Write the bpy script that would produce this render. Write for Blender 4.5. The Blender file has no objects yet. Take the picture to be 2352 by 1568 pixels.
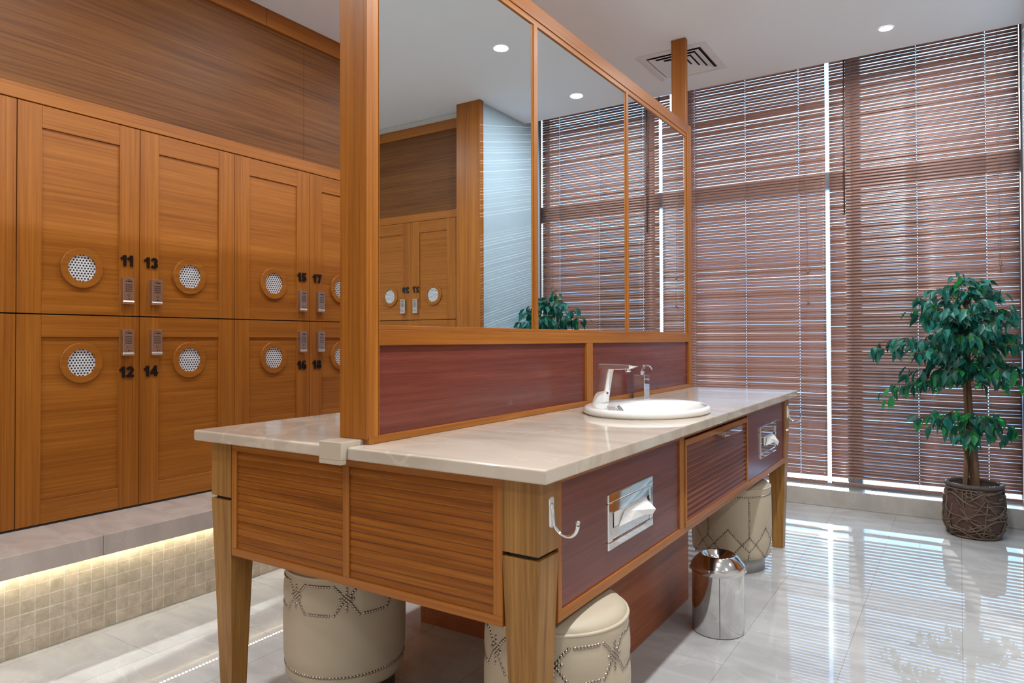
import bpy, bmesh, math, random
from mathutils import Vector, Matrix, Euler
PI = math.pi
SC = bpy.context.scene
COL = SC.collection
random.seed(7)

# ------------------------------------------------------------------ materials
def new_mat(name):
    m = bpy.data.materials.new(name); m.use_nodes = True
    nt = m.node_tree; nt.nodes.clear()
    out = nt.nodes.new('ShaderNodeOutputMaterial')
    b = nt.nodes.new('ShaderNodeBsdfPrincipled')
    nt.links.new(b.outputs[0], out.inputs[0])
    return m, nt, b, out

def plain(name, col, rough=.5, metal=0, spec=.5, bump=0, bscale=200, coat=0):
    m, nt, b, out = new_mat(name)
    b.inputs['Base Color'].default_value = (*col, 1)
    b.inputs['Roughness'].default_value = rough
    b.inputs['Metallic'].default_value = metal
    b.inputs['Specular IOR Level'].default_value = spec
    b.inputs['Coat Weight'].default_value = coat
    g = nt.nodes.new('ShaderNodeNewGeometry')
    n = nt.nodes.new('ShaderNodeTexNoise'); n.inputs['Scale'].default_value = bscale
    nt.links.new(g.outputs['Position'], n.inputs['Vector'])
    if bump:
        bp = nt.nodes.new('ShaderNodeBump'); bp.inputs['Strength'].default_value = bump
        bp.inputs['Distance'].default_value = .002
        nt.links.new(n.outputs[0], bp.inputs['Height']); nt.links.new(bp.outputs[0], b.inputs['Normal'])
    else:                                            # faint roughness variation
        mr = nt.nodes.new('ShaderNodeMapRange')
        mr.inputs['To Min'].default_value = max(0, rough-.03); mr.inputs['To Max'].default_value = rough+.03
        nt.links.new(n.outputs[0], mr.inputs['Value']); nt.links.new(mr.outputs[0], b.inputs['Roughness'])
    return m

def emit(name, col, s):
    m = bpy.data.materials.new(name); m.use_nodes = True
    nt = m.node_tree; nt.nodes.clear()
    out = nt.nodes.new('ShaderNodeOutputMaterial'); e = nt.nodes.new('ShaderNodeEmission')
    e.inputs[0].default_value = (*col, 1); e.inputs[1].default_value = s
    nt.links.new(e.outputs[0], out.inputs[0])
    return m

def wood(name, dark, mid, light, axis, rough=.36, spec=.35, fine=120, broad=10, figure=0.0):
    """procedural veneer; grain runs along the world axis given"""
    m, nt, b, out = new_mat(name)
    N = nt.nodes.new; L = nt.links.new
    g = N('ShaderNodeNewGeometry')
    def noise(along, across, det, dist=0):
        mp = N('ShaderNodeMapping'); s = [across]*3; s['XYZ'.index(axis)] = along
        mp.inputs['Scale'].default_value = s
        L(g.outputs['Position'], mp.inputs['Vector'])
        n = N('ShaderNodeTexNoise'); n.inputs['Scale'].default_value = 1
        n.inputs['Detail'].default_value = det; n.inputs['Roughness'].default_value = .6
        n.inputs['Distortion'].default_value = dist
        L(mp.outputs[0], n.inputs['Vector'])
        return n
    n1 = noise(1.3, fine, 6, .1)
    n2 = noise(.6, broad, 4, .4+figure)
    n3 = noise(7, fine*4, 2)
    a = N('ShaderNodeMath'); a.operation = 'MULTIPLY_ADD'
    L(n1.outputs[0], a.inputs[0]); a.inputs[1].default_value = .55
    mul = N('ShaderNodeMath'); mul.operation = 'MULTIPLY'; mul.inputs[1].default_value = .45
    L(n2.outputs[0], mul.inputs[0]); L(mul.outputs[0], a.inputs[2])
    r = N('ShaderNodeValToRGB')
    e = r.color_ramp.elements
    e[0].position = .36; e[0].color = (*dark, 1)
    e[1].position = .64; e[1].color = (*light, 1)
    x = r.color_ramp.elements.new(.5); x.color = (*mid, 1)
    L(a.outputs[0], r.inputs[0])
    mx = N('ShaderNodeMix'); mx.data_type = 'RGBA'; mx.blend_type = 'MULTIPLY'
    mx.inputs[0].default_value = .22
    L(r.outputs[0], mx.inputs[6])
    r2 = N('ShaderNodeValToRGB'); r2.color_ramp.elements[0].position = .35; r2.color_ramp.elements[1].position = .6
    r2.color_ramp.elements[0].color = (.45, .4, .36, 1)
    L(n3.outputs[0], r2.inputs[0]); L(r2.outputs[0], mx.inputs[7])
    L(mx.outputs[2], b.inputs['Base Color'])
    b.inputs['Roughness'].default_value = rough
    b.inputs['Specular IOR Level'].default_value = spec
    bp = N('ShaderNodeBump'); bp.inputs['Strength'].default_value = .08; bp.inputs['Distance'].default_value = .001
    L(n3.outputs[0], bp.inputs['Height']); L(bp.outputs[0], b.inputs['Normal'])
    return m

TE = dict(dark=(.25, .075, .008), mid=(.345, .112, .013), light=(.43, .152, .021))
WOOD = {a: wood('teak veneer '+a, axis=a, **TE) for a in 'XYZ'}
OL = dict(dark=(.20, .088, .018), mid=(.33, .155, .036), light=(.42, .215, .056))
LEGW = wood('olive teak leg', axis='Z', fine=90, broad=22, rough=.4, **OL)
SL = dict(dark=(.17, .046, .005), mid=(.27, .080, .009), light=(.37, .128, .017))
LOUV = {a: wood('teak louvre '+a, axis=a, fine=45, broad=20, figure=2.2, rough=.33, **SL) for a in 'XY'}
LOUVR = wood('red teak louvre', (.14, .034, .014), (.20, .052, .020), (.27, .08, .032), 'Y', fine=60, broad=16, figure=1.0, rough=.3)
WA = dict(dark=(.095, .035, .010), mid=(.160, .058, .014), light=(.22, .088, .022))
WALNUT = {a: wood('walnut veneer '+a, axis=a, fine=90, broad=9, rough=.5, spec=.2, **WA) for a in 'XY'}
MA = dict(dark=(.120, .026, .018), mid=(.155, .036, .024), light=(.20, .052, .033))
MAHO = wood('red mahogany panel', axis='Y', fine=60, broad=14, rough=.26, spec=.5, figure=-.5, **MA)
BL = dict(dark=(.27, .143, .108), mid=(.30, .160, .122), light=(.33, .178, .137))
SLAT = wood('blind slat wood', axis='X', fine=80, broad=14, rough=.30, spec=.5, **BL)

def marble(name, base, vein, rough=.08, tile=None, scale=1.3, spec=.5, grout=(.66, .63, .60)):
    m, nt, b, out = new_mat(name)
    N = nt.nodes.new; L = nt.links.new
    g = N('ShaderNodeNewGeometry')
    n = N('ShaderNodeTexNoise'); n.inputs['Scale'].default_value = scale*2.2; n.inputs['Detail'].default_value = 7
    n.inputs['Distortion'].default_value = 1.4
    mp = N('ShaderNodeMapping'); mp.inputs['Rotation'].default_value = (.3, .2, .9); mp.inputs['Scale'].default_value = (1, 2.4, 1)
    L(g.outputs['Position'], mp.inputs['Vector']); L(mp.outputs[0], n.inputs['Vector'])
    r = N('ShaderNodeValToRGB'); e = r.color_ramp.elements
    e[0].position = .35; e[0].color = (*vein, 1); e[1].position = .62; e[1].color = (*base, 1)
    L(n.outputs[0], r.inputs[0])
    # thin pale veins
    n2 = N('ShaderNodeTexNoise'); n2.inputs['Scale'].default_value = scale*1.4; n2.inputs['Detail'].default_value = 5; n2.inputs['Distortion'].default_value = 2
    L(g.outputs['Position'], n2.inputs['Vector'])
    r2 = N('ShaderNodeValToRGB'); e2 = r2.color_ramp.elements
    e2[0].position = .49; e2[0].color = (0, 0, 0, 1); e2[1].position = .51; e2[1].color = (0, 0, 0, 1)
    c = r2.color_ramp.elements.new(.5); c.color = (.5, .5, .5, 1)
    L(n2.outputs[0], r2.inputs[0])
    mx = N('ShaderNodeMix'); mx.data_type = 'RGBA'; L(r2.outputs[0], mx.inputs[0]); L(r.outputs[0], mx.inputs[6])
    mx.inputs[7].default_value = (min(1, base[0]*1.15), min(1, base[1]*1.14), min(1, base[2]*1.12), 1)
    col = mx.outputs[2]
    if tile:
        sx = N('ShaderNodeSeparateXYZ'); L(g.outputs['Position'], sx.inputs[0])
        cb = N('ShaderNodeCombineXYZ'); L(sx.outputs[1], cb.inputs[0]); L(sx.outputs[0], cb.inputs[1])
        m2 = N('ShaderNodeMapping'); m2.inputs['Location'].default_value = (-tile[2], -tile[3], 0); L(cb.outputs[0], m2.inputs['Vector'])
        br = N('ShaderNodeTexBrick'); br.inputs['Scale'].default_value = 1
        br.inputs['Brick Width'].default_value = tile[0]; br.inputs['Row Height'].default_value = tile[1]
        br.inputs['Mortar Size'].default_value = .0014; br.inputs['Mortar Smooth'].default_value = .3
        br.inputs['Color1'].default_value = (1, 1, 1, 1); br.inputs['Color2'].default_value = (.93, .93, .93, 1)
        br.inputs['Mortar'].default_value = (*grout, 1)
        L(m2.outputs[0], br.inputs['Vector'])
        mm = N('ShaderNodeMix'); mm.data_type = 'RGBA'; mm.blend_type = 'MULTIPLY'; mm.inputs[0].default_value = 1
        L(col, mm.inputs[6]); L(br.outputs[0], mm.inputs[7]); col = mm.outputs[2]
    L(col, b.inputs['Base Color'])
    b.inputs['Roughness'].default_value = rough
    b.inputs['Specular IOR Level'].default_value = spec
    return m
FLOORM = marble('cream marble floor', (.53, .515, .495), (.455, .435, .415), .016, tile=(.70, .36, 1.095, 0), spec=.32)
TOPM = marble('cream marble worktop', (.58, .485, .39), (.46, .38, .30), .06, scale=.9)
STRIPM = marble('beige marble strip', (.56, .47, .365), (.49, .405, .31), .2, scale=1.1)
LEDGEM = marble('pinkish marble ledge', (.58, .50, .44), (.49, .42, .37), .22, scale=1.6)
SILLM = marble('grey beige marble sill', (.50, .46, .41), (.41, .38, .34), .25, scale=2)

def mosaic_mat():
    m, nt, b, out = new_mat('gilded mosaic'); N = nt.nodes.new; L = nt.links.new
    g = N('ShaderNodeNewGeometry'); sx = N('ShaderNodeSeparateXYZ'); L(g.outputs['Position'], sx.inputs[0])
    cb = N('ShaderNodeCombineXYZ'); L(sx.outputs[1], cb.inputs[0]); L(sx.outputs[2], cb.inputs[1])
    mp = N('ShaderNodeMapping'); mp.inputs['Location'].default_value = (-.022, -.0015, 0); L(cb.outputs[0], mp.inputs['Vector'])
    br = N('ShaderNodeTexBrick'); br.offset = 0; br.inputs['Scale'].default_value = 1
    br.inputs['Brick Width'].default_value = .05; br.inputs['Row Height'].default_value = .05
    br.inputs['Mortar Size'].default_value = .0021; br.inputs['Mortar Smooth'].default_value = .2
    br.inputs['Color1'].default_value = (.66, .58, .47, 1); br.inputs['Color2'].default_value = (.80, .69, .58, 1)
    br.inputs['Mortar'].default_value = (.88, .85, .78, 1)
    L(mp.outputs[0], br.inputs['Vector'])
    n = N('ShaderNodeTexNoise'); n.inputs['Scale'].default_value = 22; n.inputs['Detail'].default_value = 9; n.inputs['Roughness'].default_value = .75; n.inputs['Distortion'].default_value = .25
    L(g.outputs['Position'], n.inputs['Vector'])
    r = N('ShaderNodeValToRGB'); r.color_ramp.elements[0].position = .35; r.color_ramp.elements[1].position = .62
    r.color_ramp.elements[0].color = (.58, .54, .45, 1); r.color_ramp.elements[1].color = (1, .98, .92, 1)
    L(n.outputs[0], r.inputs[0])
    mx = N('ShaderNodeMix'); mx.data_type = 'RGBA'; mx.blend_type = 'MULTIPLY'; mx.inputs[0].default_value = .7
    L(br.outputs[0], mx.inputs[6]); L(r.outputs[0], mx.inputs[7]); L(mx.outputs[2], b.inputs['Base Color'])
    b.inputs['Roughness'].default_value = .2; b.inputs['Metallic'].default_value = .1
    bp = N('ShaderNodeBump'); bp.inputs['Strength'].default_value = .6; bp.inputs['Distance'].default_value = .003; bp.invert = True
    L(br.outputs[1], bp.inputs['Height']); L(bp.outputs[0], b.inputs['Normal'])
    return m
MOSAIC = mosaic_mat()
CEILM = plain('white ceiling paint', (.88, .92, .96), .9, bump=.02, bscale=60)
WALLM = plain('pale blue wall paint', (.46, .59, .67), .8, bump=.05, bscale=90)
PLASTER = plain('off white wall paint', (.74, .71, .66), .85, bump=.05, bscale=90)
BLACK = plain('matt black', (.012, .011, .010), .5)
DARKIN = plain('dark carcass', (.03, .012, .006), .7)
NUMB = plain('gloss black numeral', (.008, .008, .009), .12)
GRILLE = plain('white perforated metal', (.82, .82, .84), .4)
HOLE = plain('dark hole', (.012, .012, .016), .7)
SATIN = plain('satin nickel', (.62, .58, .56), .34, metal=1)
SATINL = plain('bright nickel lip', (.85, .84, .82), .22, metal=1)
CHROME = plain('polished chrome', (.86, .86, .87), .04, metal=1)
STEEL = plain('polished steel', (.70, .69, .68), .10, metal=1)
NAIL = plain('pewter nail head', (.40, .34, .28), .24, metal=1)
LEATHER = plain('cream leather', (.50, .405, .285), .48, bump=.25, bscale=420)
PIPING = plain('cream leather piping', (.56, .465, .34), .42, bump=.15, bscale=420)
STBASE = plain('dark stool base', (.05, .035, .03), .3)
STBASEG = plain('grey stool base', (.36, .34, .33), .35)
CERAM = plain('cream ceramic', (.78, .74, .69), .07, coat=.4)
TISSUE = plain('white tissue', (.86, .83, .80), .9, bump=.3, bscale=120)
PLASTICW = plain('white enamel', (.80, .80, .82), .4)
FRAMEM = plain('grey blue window frame', (.34, .40, .45), .5)
JAMB = plain('dark brown jamb', (.055, .028, .022), .5)
OUTW = plain('white sun blocker', (.82, .82, .82), .9)
CORD = plain('brown cord', (.30, .16, .11), .7)
WANDM = plain('brown wand', (.10, .055, .045), .35)
LEDON = emit('led diode', (1, .90, .64), 75)
LAMPON = emit('downlight lens', (1, .97, .92), 22)
SOIL = plain('dark moss', (.04, .04, .045), .95, bump=.9, bscale=90)
BARK = wood('tree bark', (.07, .035, .018), (.16, .085, .045), (.26, .16, .09), 'Z', rough=.8, fine=80, broad=30)
BASK = plain('brown bark basket', (.085, .042, .032), .75, bump=.8, bscale=45)
VINE = plain('dry vine', (.15, .10, .065), .7, bump=.5, bscale=120)
ROPE = plain('dark rope', (.10, .080, .075), .8, bump=.6, bscale=160)

def leaf_mat(name, col, tr):
    m, nt, b, out = new_mat(name); N = nt.nodes.new; L = nt.links.new
    b.inputs['Base Color'].default_value = (*col, 1); b.inputs['Roughness'].default_value = .38
    t = N('ShaderNodeBsdfTranslucent'); t.inputs[0].default_value = (*[min(1, c*1.6) for c in col], 1)
    mx = N('ShaderNodeMixShader'); mx.inputs[0].default_value = tr
    L(b.outputs[0], mx.inputs[1]); L(t.outputs[0], mx.inputs[2]); L(mx.outputs[0], out.inputs[0])
    return m
LEAVES = [leaf_mat('leaf deep green', (.008, .095, .066), .2), leaf_mat('leaf teal green', (.020, .20, .155), .25),
          leaf_mat('leaf fresh green', (.035, .28, .07), .4)]

def mirror_mat():
    m, nt, b, out = new_mat('mirror silver')
    b.inputs['Base Color'].default_value = (.84, .88, .89, 1); b.inputs['Metallic'].default_value = 1
    b.inputs['Roughness'].default_value = 0
    return m
MIRROR = mirror_mat()
def glass_mat():
    m = bpy.data.materials.new('window glass'); m.use_nodes = True; nt = m.node_tree; nt.nodes.clear()
    N = nt.nodes.new; L = nt.links.new
    out = N('ShaderNodeOutputMaterial'); t = N('ShaderNodeBsdfTransparent'); t.inputs[0].default_value = (.90, .95, 1, 1)
    g = N('ShaderNodeBsdfGlossy'); g.inputs['Roughness'].default_value = .02
    f = N('ShaderNodeFresnel'); f.inputs[0].default_value = 1.45
    mx = N('ShaderNodeMixShader'); L(f.outputs[0], mx.inputs[0]); L(t.outputs[0], mx.inputs[1]); L(g.outputs[0], mx.inputs[2])
    L(mx.outputs[0], out.inputs[0])
    return m
GLASS = glass_mat()

# ------------------------------------------------------------------ mesh helpers
class MB:
    def __init__(s): s.v = []; s.f = []; s.m = []; s.sm = []
    def quad(s, pts, mat=0, smooth=False):
        i = len(s.v); s.v += [tuple(p) for p in pts]; s.f.append(tuple(range(i, i+len(pts)))); s.m.append(mat); s.sm.append(smooth)
    def box(s, x0, x1, y0, y1, z0, z1, mat=0):
        i = len(s.v)
        s.v += [(x0,y0,z0),(x1,y0,z0),(x1,y1,z0),(x0,y1,z0),(x0,y0,z1),(x1,y0,z1),(x1,y1,z1),(x0,y1,z1)]
        for f in ((0,3,2,1),(4,5,6,7),(0,1,5,4),(1,2,6,5),(2,3,7,6),(3,0,4,7)):
            s.f.append(tuple(i+k for k in f)); s.m.append(mat); s.sm.append(False)
        return s
    def hexa(s, lo, hi, mat=0):                      # frustum from two 4 point loops
        i = len(s.v); s.v += [tuple(p) for p in lo]+[tuple(p) for p in hi]
        for f in ((0,3,2,1),(4,5,6,7),(0,1,5,4),(1,2,6,5),(2,3,7,6),(3,0,4,7)):
            s.f.append(tuple(i+k for k in f)); s.m.append(mat); s.sm.append(False)
        return s
    def lathe(s, c, prof, n=40, mat=0, smooth=True, cap0=False, cap1=False, fn=None, sx=1, sy=1):
        i = len(s.v)
        for r, z in prof:
            for k in range(n):
                a = 2*PI*k/n; rr = fn(r, z, a) if fn else r
                s.v.append((c[0]+sx*rr*math.cos(a), c[1]+sy*rr*math.sin(a), c[2]+z))
        for j in range(len(prof)-1):
            for k in range(n):
                k2 = (k+1) % n
                s.f.append((i+j*n+k, i+j*n+k2, i+(j+1)*n+k2, i+(j+1)*n+k)); s.m.append(mat); s.sm.append(smooth)
        if cap0: s.f.append(tuple(i+k for k in reversed(range(n)))); s.m.append(mat); s.sm.append(False)
        if cap1: s.f.append(tuple(i+(len(prof)-1)*n+k for k in range(n))); s.m.append(mat); s.sm.append(False)
        return s
    def tube(s, pts, r, n=8, mat=0, caps=True, closed=False):
        pts = [Vector(p) for p in pts]; i = len(s.v); m = len(pts)
        rs = r if isinstance(r, (list, tuple)) else [r]*m
        ref = Vector((0, 0, 1))
        for j, p in enumerate(pts):
            if closed: t = pts[(j+1) % m]-pts[j-1]
            else: t = pts[min(j+1, m-1)]-pts[max(j-1, 0)]
            t.normalize()
            u = t.cross(ref)
            if u.length < .05: u = t.cross(Vector((1, 0, 0)))
            u.normalize(); w = u.cross(t)
            for k in range(n):
                a = 2*PI*k/n; q = p+u*rs[j]*math.cos(a)+w*rs[j]*math.sin(a); s.v.append(tuple(q))
        for j in range(m if closed else m-1):
            j2 = (j+1) % m
            for k in range(n):
                k2 = (k+1) % n
                s.f.append((i+j*n+k, i+j*n+k2, i+j2*n+k2, i+j2*n+k)); s.m.append(mat); s.sm.append(True)
        if caps and not closed:
            s.f.append(tuple(i+k for k in reversed(range(n)))); s.m.append(mat); s.sm.append(False)
            s.f.append(tuple(i+(m-1)*n+k for k in range(n))); s.m.append(mat); s.sm.append(False)
        return s
    def dome(s, p, nrm, r, h, n=8, rings=2, mat=0):
        nrm = Vector(nrm).normalized(); u = nrm.cross(Vector((0, 0, 1)))
        if u.length < .01: u = Vector((1, 0, 0))
        u.normalize(); w = nrm.cross(u); p = Vector(p); i = len(s.v)
        for j in range(rings+1):
            a = (PI/2)*j/(rings+1)
            for k in range(n):
                t = 2*PI*k/n; s.v.append(tuple(p+(u*math.cos(t)+w*math.sin(t))*r*math.cos(a)+nrm*h*math.sin(a)))
        s.v.append(tuple(p+nrm*h)); top = len(s.v)-1
        for j in range(rings):
            for k in range(n):
                k2 = (k+1) % n
                s.f.append((i+j*n+k, i+j*n+k2, i+(j+1)*n+k2, i+(j+1)*n+k)); s.m.append(mat); s.sm.append(True)
        for k in range(n):
            s.f.append((i+rings*n+k, i+rings*n+(k+1) % n, top)); s.m.append(mat); s.sm.append(True)
        return s
    def build(s, name, mats, parent=None, bevel=0, seg=2, local=False, solid=0, recalc=True):
        me = bpy.data.meshes.new(name)
        off = Vector((0, 0, 0))
        if parent is not None and not local: off = ORG[parent.name]
        me.from_pydata([tuple(Vector(v)-off) for v in s.v], [], s.f)
        for m in (mats if isinstance(mats, (list, tuple)) else [mats]): me.materials.append(m)
        me.polygons.foreach_set('material_index', s.m); me.polygons.foreach_set('use_smooth', s.sm)
        if recalc:
            bm = bmesh.new(); bm.from_mesh(me); bmesh.ops.recalc_face_normals(bm, faces=bm.faces); bm.to_mesh(me); bm.free()
        me.update()
        o = bpy.data.objects.new(name, me); COL.objects.link(o)
        if parent is not None:
            o.parent = parent; ORG[o.name] = Vector(ORG[parent.name])
        else: ORG[o.name] = Vector((0, 0, 0))
        if bevel:
            b = o.modifiers.new('bevel', 'BEVEL'); b.width = bevel; b.segments = seg; b.limit_method = 'ANGLE'; b.angle_limit = .6
        if solid:
            b = o.modifiers.new('solid', 'SOLIDIFY'); b.thickness = solid; b.offset = 0
        return o
ORG = {}
def tag(o, label, cat, group=None):
    o['label'] = label; o['category'] = cat
    if group: o['group'] = group
    return o
def thing(name, loc, label, cat, group=None, rz=0):
    o = bpy.data.objects.new(name, None); COL.objects.link(o); o.location = loc; o.rotation_euler = (0, 0, rz)
    o.empty_display_size = .05
    ORG[o.name] = Vector(loc)
    return tag(o, label, cat, group)
def struct(o): o['kind'] = 'structure'; return o
def B(*a, mat=0): return MB().box(*a, mat=mat)

# ------------------------------------------------------------------ room shell
XR = .334          # short return wall beside the window
struct(B(-3.9, 3.2, -2.2, 5.6, -.12, 0).build('floor', FLOORM))
struct(MB().box(-3.9, 3.2, -2.2, 5.0, 3.0, 3.45).build('ceiling', CEILM))
struct(B(-3.9, 3.2, 5.0, 5.6, 3.30, 3.45).build('trim_1', CEILM))            # top of the blind pocket
struct(B(-3.9, 3.2, -2.32, -2.2, -.12, 3.45).build('wall_back', PLASTER))
struct(B(-4.0, -3.9, -2.2, 5.6, -.12, 3.45).build('wall_left', PLASTER))
struct(B(3.2, 3.32, -2.2, 5.6, -.12, 3.45).build('wall_right', PLASTER))
struct(B(XR, XR+.195, 4.346, 5.6, 0, 3.30).build('wall_return', WALLM))
struct(B(XR+.195, 3.2, 4.95, 5.6, 0, 3.30).build('wall_front', PLASTER))
struct(B(-3.9, XR, 5.235, 5.60, 0, .12).build('windowsill', SILLM, bevel=.004))
struct(B(.306, .529, 4.295, 4.346, 0, 3.0).build('pillar', WOOD['Z'], bevel=.002))
struct(B(XR-.011, XR, 5.24, 5.31, .12, 3.3).build('trim_2', JAMB))

# window: frame with mullions, glass panes
wf = MB()
MULL = [(-3.9, -3.82), (-3.02, -2.93), (-1.86, -1.77), (-.668, -.578), (.322, XR)]
for a, b in MULL: wf.box(a, b, 5.40, 5.50, .12, 3.30)
for z0, z1 in ((.12, .137), (2.24, 2.36), (3.24, 3.30)): wf.box(-3.9, XR, 5.405, 5.495, z0, z1)
win = struct(wf.build('window_1', FRAMEM))
for i in range(4):
    for z0, z1 in ((.137, 2.24), (2.36, 3.24)):
        p = B(MULL[i][1], MULL[i+1][0], 5.448, 5.452, z0, z1).build('pane', GLASS, win)
# exterior: unseen floating column beyond the glass, added to keep sun off the slats
tag(B(-1.02, -.65, 8.0, 8.3, .86, 9).build('sun_blocker_column', OUTW), 'added white column shading the blinds from outside the window', 'column')

tag(B(-4, 1.2, 6.2, 6.26, .84, .99).build('sun_blocker_bar', OUTW), 'added white bar shading the blinds from outside the window', 'rail')  # unseen floating bar, added to cast a lower shade band on the blinds

# ------------------------------------------------------------------ locker wall (left)
XL = -3.211; W = .5035
t = thing('locker_header', (XL, 0, 2.15), 'dark walnut panel band with orange rails above the numbered lockers', 'panel')
B(XL-.05, XL-.012, -2.2, 2.743, 2.21, 2.905).build('panel', WALNUT['Y'], t)
B(XL-.05, XL-.012, 2.745, 5.0, 2.21, 2.905).build('panel', WALNUT['Y'], t)
B(XL-.05, XL, -2.2, 5.0, 2.151, 2.214).build('lower_rail', WOOD['Y'], t, bevel=.002)
m = MB(); m.box(XL-.05, XL+.006, -2.2, 2.467, 2.902, 3.0); m.box(XL-.05, XL+.006, 2.469, 5.0, 2.902, 3.0)
m.build('top_trim', WOOD['Y'], t, bevel=.002)
# plain wood either side of the lockers in view
struct(B(XL-.05, XL-.002, -2.2, .762, .40, 2.148).build('trim_3', WOOD['Z']))
struct(B(XL-.05, XL-.002, 3.29, 5.0, .40, 2.148).build('trim_4', WOOD['Z']))

def digit_strips(c):
    """heavy block numerals as wide strips: list of (points, width) in a unit high cell, and the advance"""
    def arc(cx, cy, rx, ry, a, b, n=12): return [(cx+rx*math.cos(math.radians(a+(b-a)*k/n)), cy+ry*math.sin(math.radians(a+(b-a)*k/n))) for k in range(n+1)]
    w = .25
    return {
     '1': ([([(.40, 0), (.40, 1)], .27), ([(.02, .66), (.18, .72), (.32, .90)], .20)], .66),
     '2': ([(arc(.37, .66, .24, .22, 170, -30)+[(.40, .33), (.16, .10)], w), ([(.03, .11), (.74, .11)], .22)], .84),
     '3': ([(arc(.36, .70, .22, .185, 165, -80), .235), (arc(.36, .29, .25, .18, 85, -165), .235)], .84),
     '4': ([([(.56, 0), (.56, 1)], .25), ([(.50, .92), (.12, .36)], .20), ([(.03, .30), (.80, .30)], .20)], .86),
     '5': ([([(.13, .89), (.70, .89)], .22), ([(.22, .95), (.17, .52)], .20), (arc(.36, .32, .25, .21, 140, -165), .23)], .84),
     '6': ([(arc(.39, .32, .24, .21, 0, 360, 20), .23), (arc(.46, .50, .32, .40, 185, 70), .22)], .84),
     '7': ([([(.04, .89), (.73, .89)], .22), ([(.60, .84), (.42, .45), (.34, 0)], .26)], .80),
     '8': ([(arc(.39, .715, .20, .175, 0, 360, 20), .22), (arc(.39, .29, .25, .18, 0, 360, 20), .23)], .84),
     '9': ([(arc(.39, .68, .24, .21, 0, 360, 20), .23), (arc(.32, .50, .32, .40, 5, -110), .22)], .84)}[c]
def digits(txt, h, depth=.006):
    m = MB(); x0 = 0; P = []
    for q, c in enumerate(txt):
        st, adv = digit_strips(c)
        for pts, wd in st: P.append(([(x0+a, b) for a, b in pts], wd))
        x0 += adv
    sc = h/1.02; off = x0/2
    for q, (pts, wd) in enumerate(P):
        n = len(pts); L = []
        d = depth+.00012*q
        for k in range(n):
            a = pts[max(k-1, 0)]; b = pts[min(k+1, n-1)]
            if n > 8 and abs(pts[0][0]-pts[-1][0])+abs(pts[0][1]-pts[-1][1]) < 1e-6 and k in (0, n-1): a, b = pts[-2], pts[1]
            tx, ty = b[0]-a[0], b[1]-a[1]; l = math.hypot(tx, ty); nx, ny = -ty/l, tx/l
            L.append(((pts[k][0]+nx*wd/2-off)*sc*.93, (pts[k][1]+ny*wd/2)*sc, (pts[k][0]-nx*wd/2-off)*sc*.93, (pts[k][1]-ny*wd/2)*sc))
        i = len(m.v)
        for ax, az, bx_, bz in L: m.v += [(ax, -d, az), (bx_, -d, bz), (bx_, 0, bz), (ax, 0, az)]
        for k in range(n-1):
            for e in range(4):
                m.f.append((i+k*4+e, i+k*4+(e+1) % 4, i+k*4+4+(e+1) % 4, i+k*4+4+e)); m.m.append(0); m.sm.append(False)
        m.f.append((i, i+1, i+2, i+3)); m.m.append(0); m.sm.append(False)
        k = i+(n-1)*4; m.f.append((k+3, k+2, k+1, k)); m.m.append(0); m.sm.append(False)
    o = m.build('num', NUMB); me = o.data; bpy.data.objects.remove(o)
    return me

def ring_mesh(r0, r1, y0, y1, n=40):
    m = MB(); i = 0
    for (r, y) in ((r0, y1), (r0, y0), (r1-.002, y0), (r1, y0+.002), (r1, y1)):
        for k in range(n):
            a = 2*PI*k/n; m.v.append((r*math.cos(a), y, r*math.sin(a)))
    for j in range(4):
        for k in range(n):
            k2 = (k+1) % n
            m.f.append((j*n+k, j*n+k2, (j+1)*n+k2, (j+1)*n+k)); m.m.append(0); m.sm.append(False)
    return m
def grille_mesh():
    m = MB(); R = .0595; n = 40
    m.quad([(R*math.cos(2*PI*k/n), 0, R*math.sin(2*PI*k/n)) for k in range(n)], 0)
    p = .0131; row = 0
    for j in range(-6, 7):
        z = j*p*.866
        for i in range(-6, 7):
            x = i*p+(p/2 if j % 2 else 0)
            if math.hypot(x, z) < R-.001:
                m.quad([(x+.0041*math.cos(2*PI*k/10), -.0012, z+.0039*math.sin(2*PI*k/10)) for k in range(10)], 1)
    return m
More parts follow.
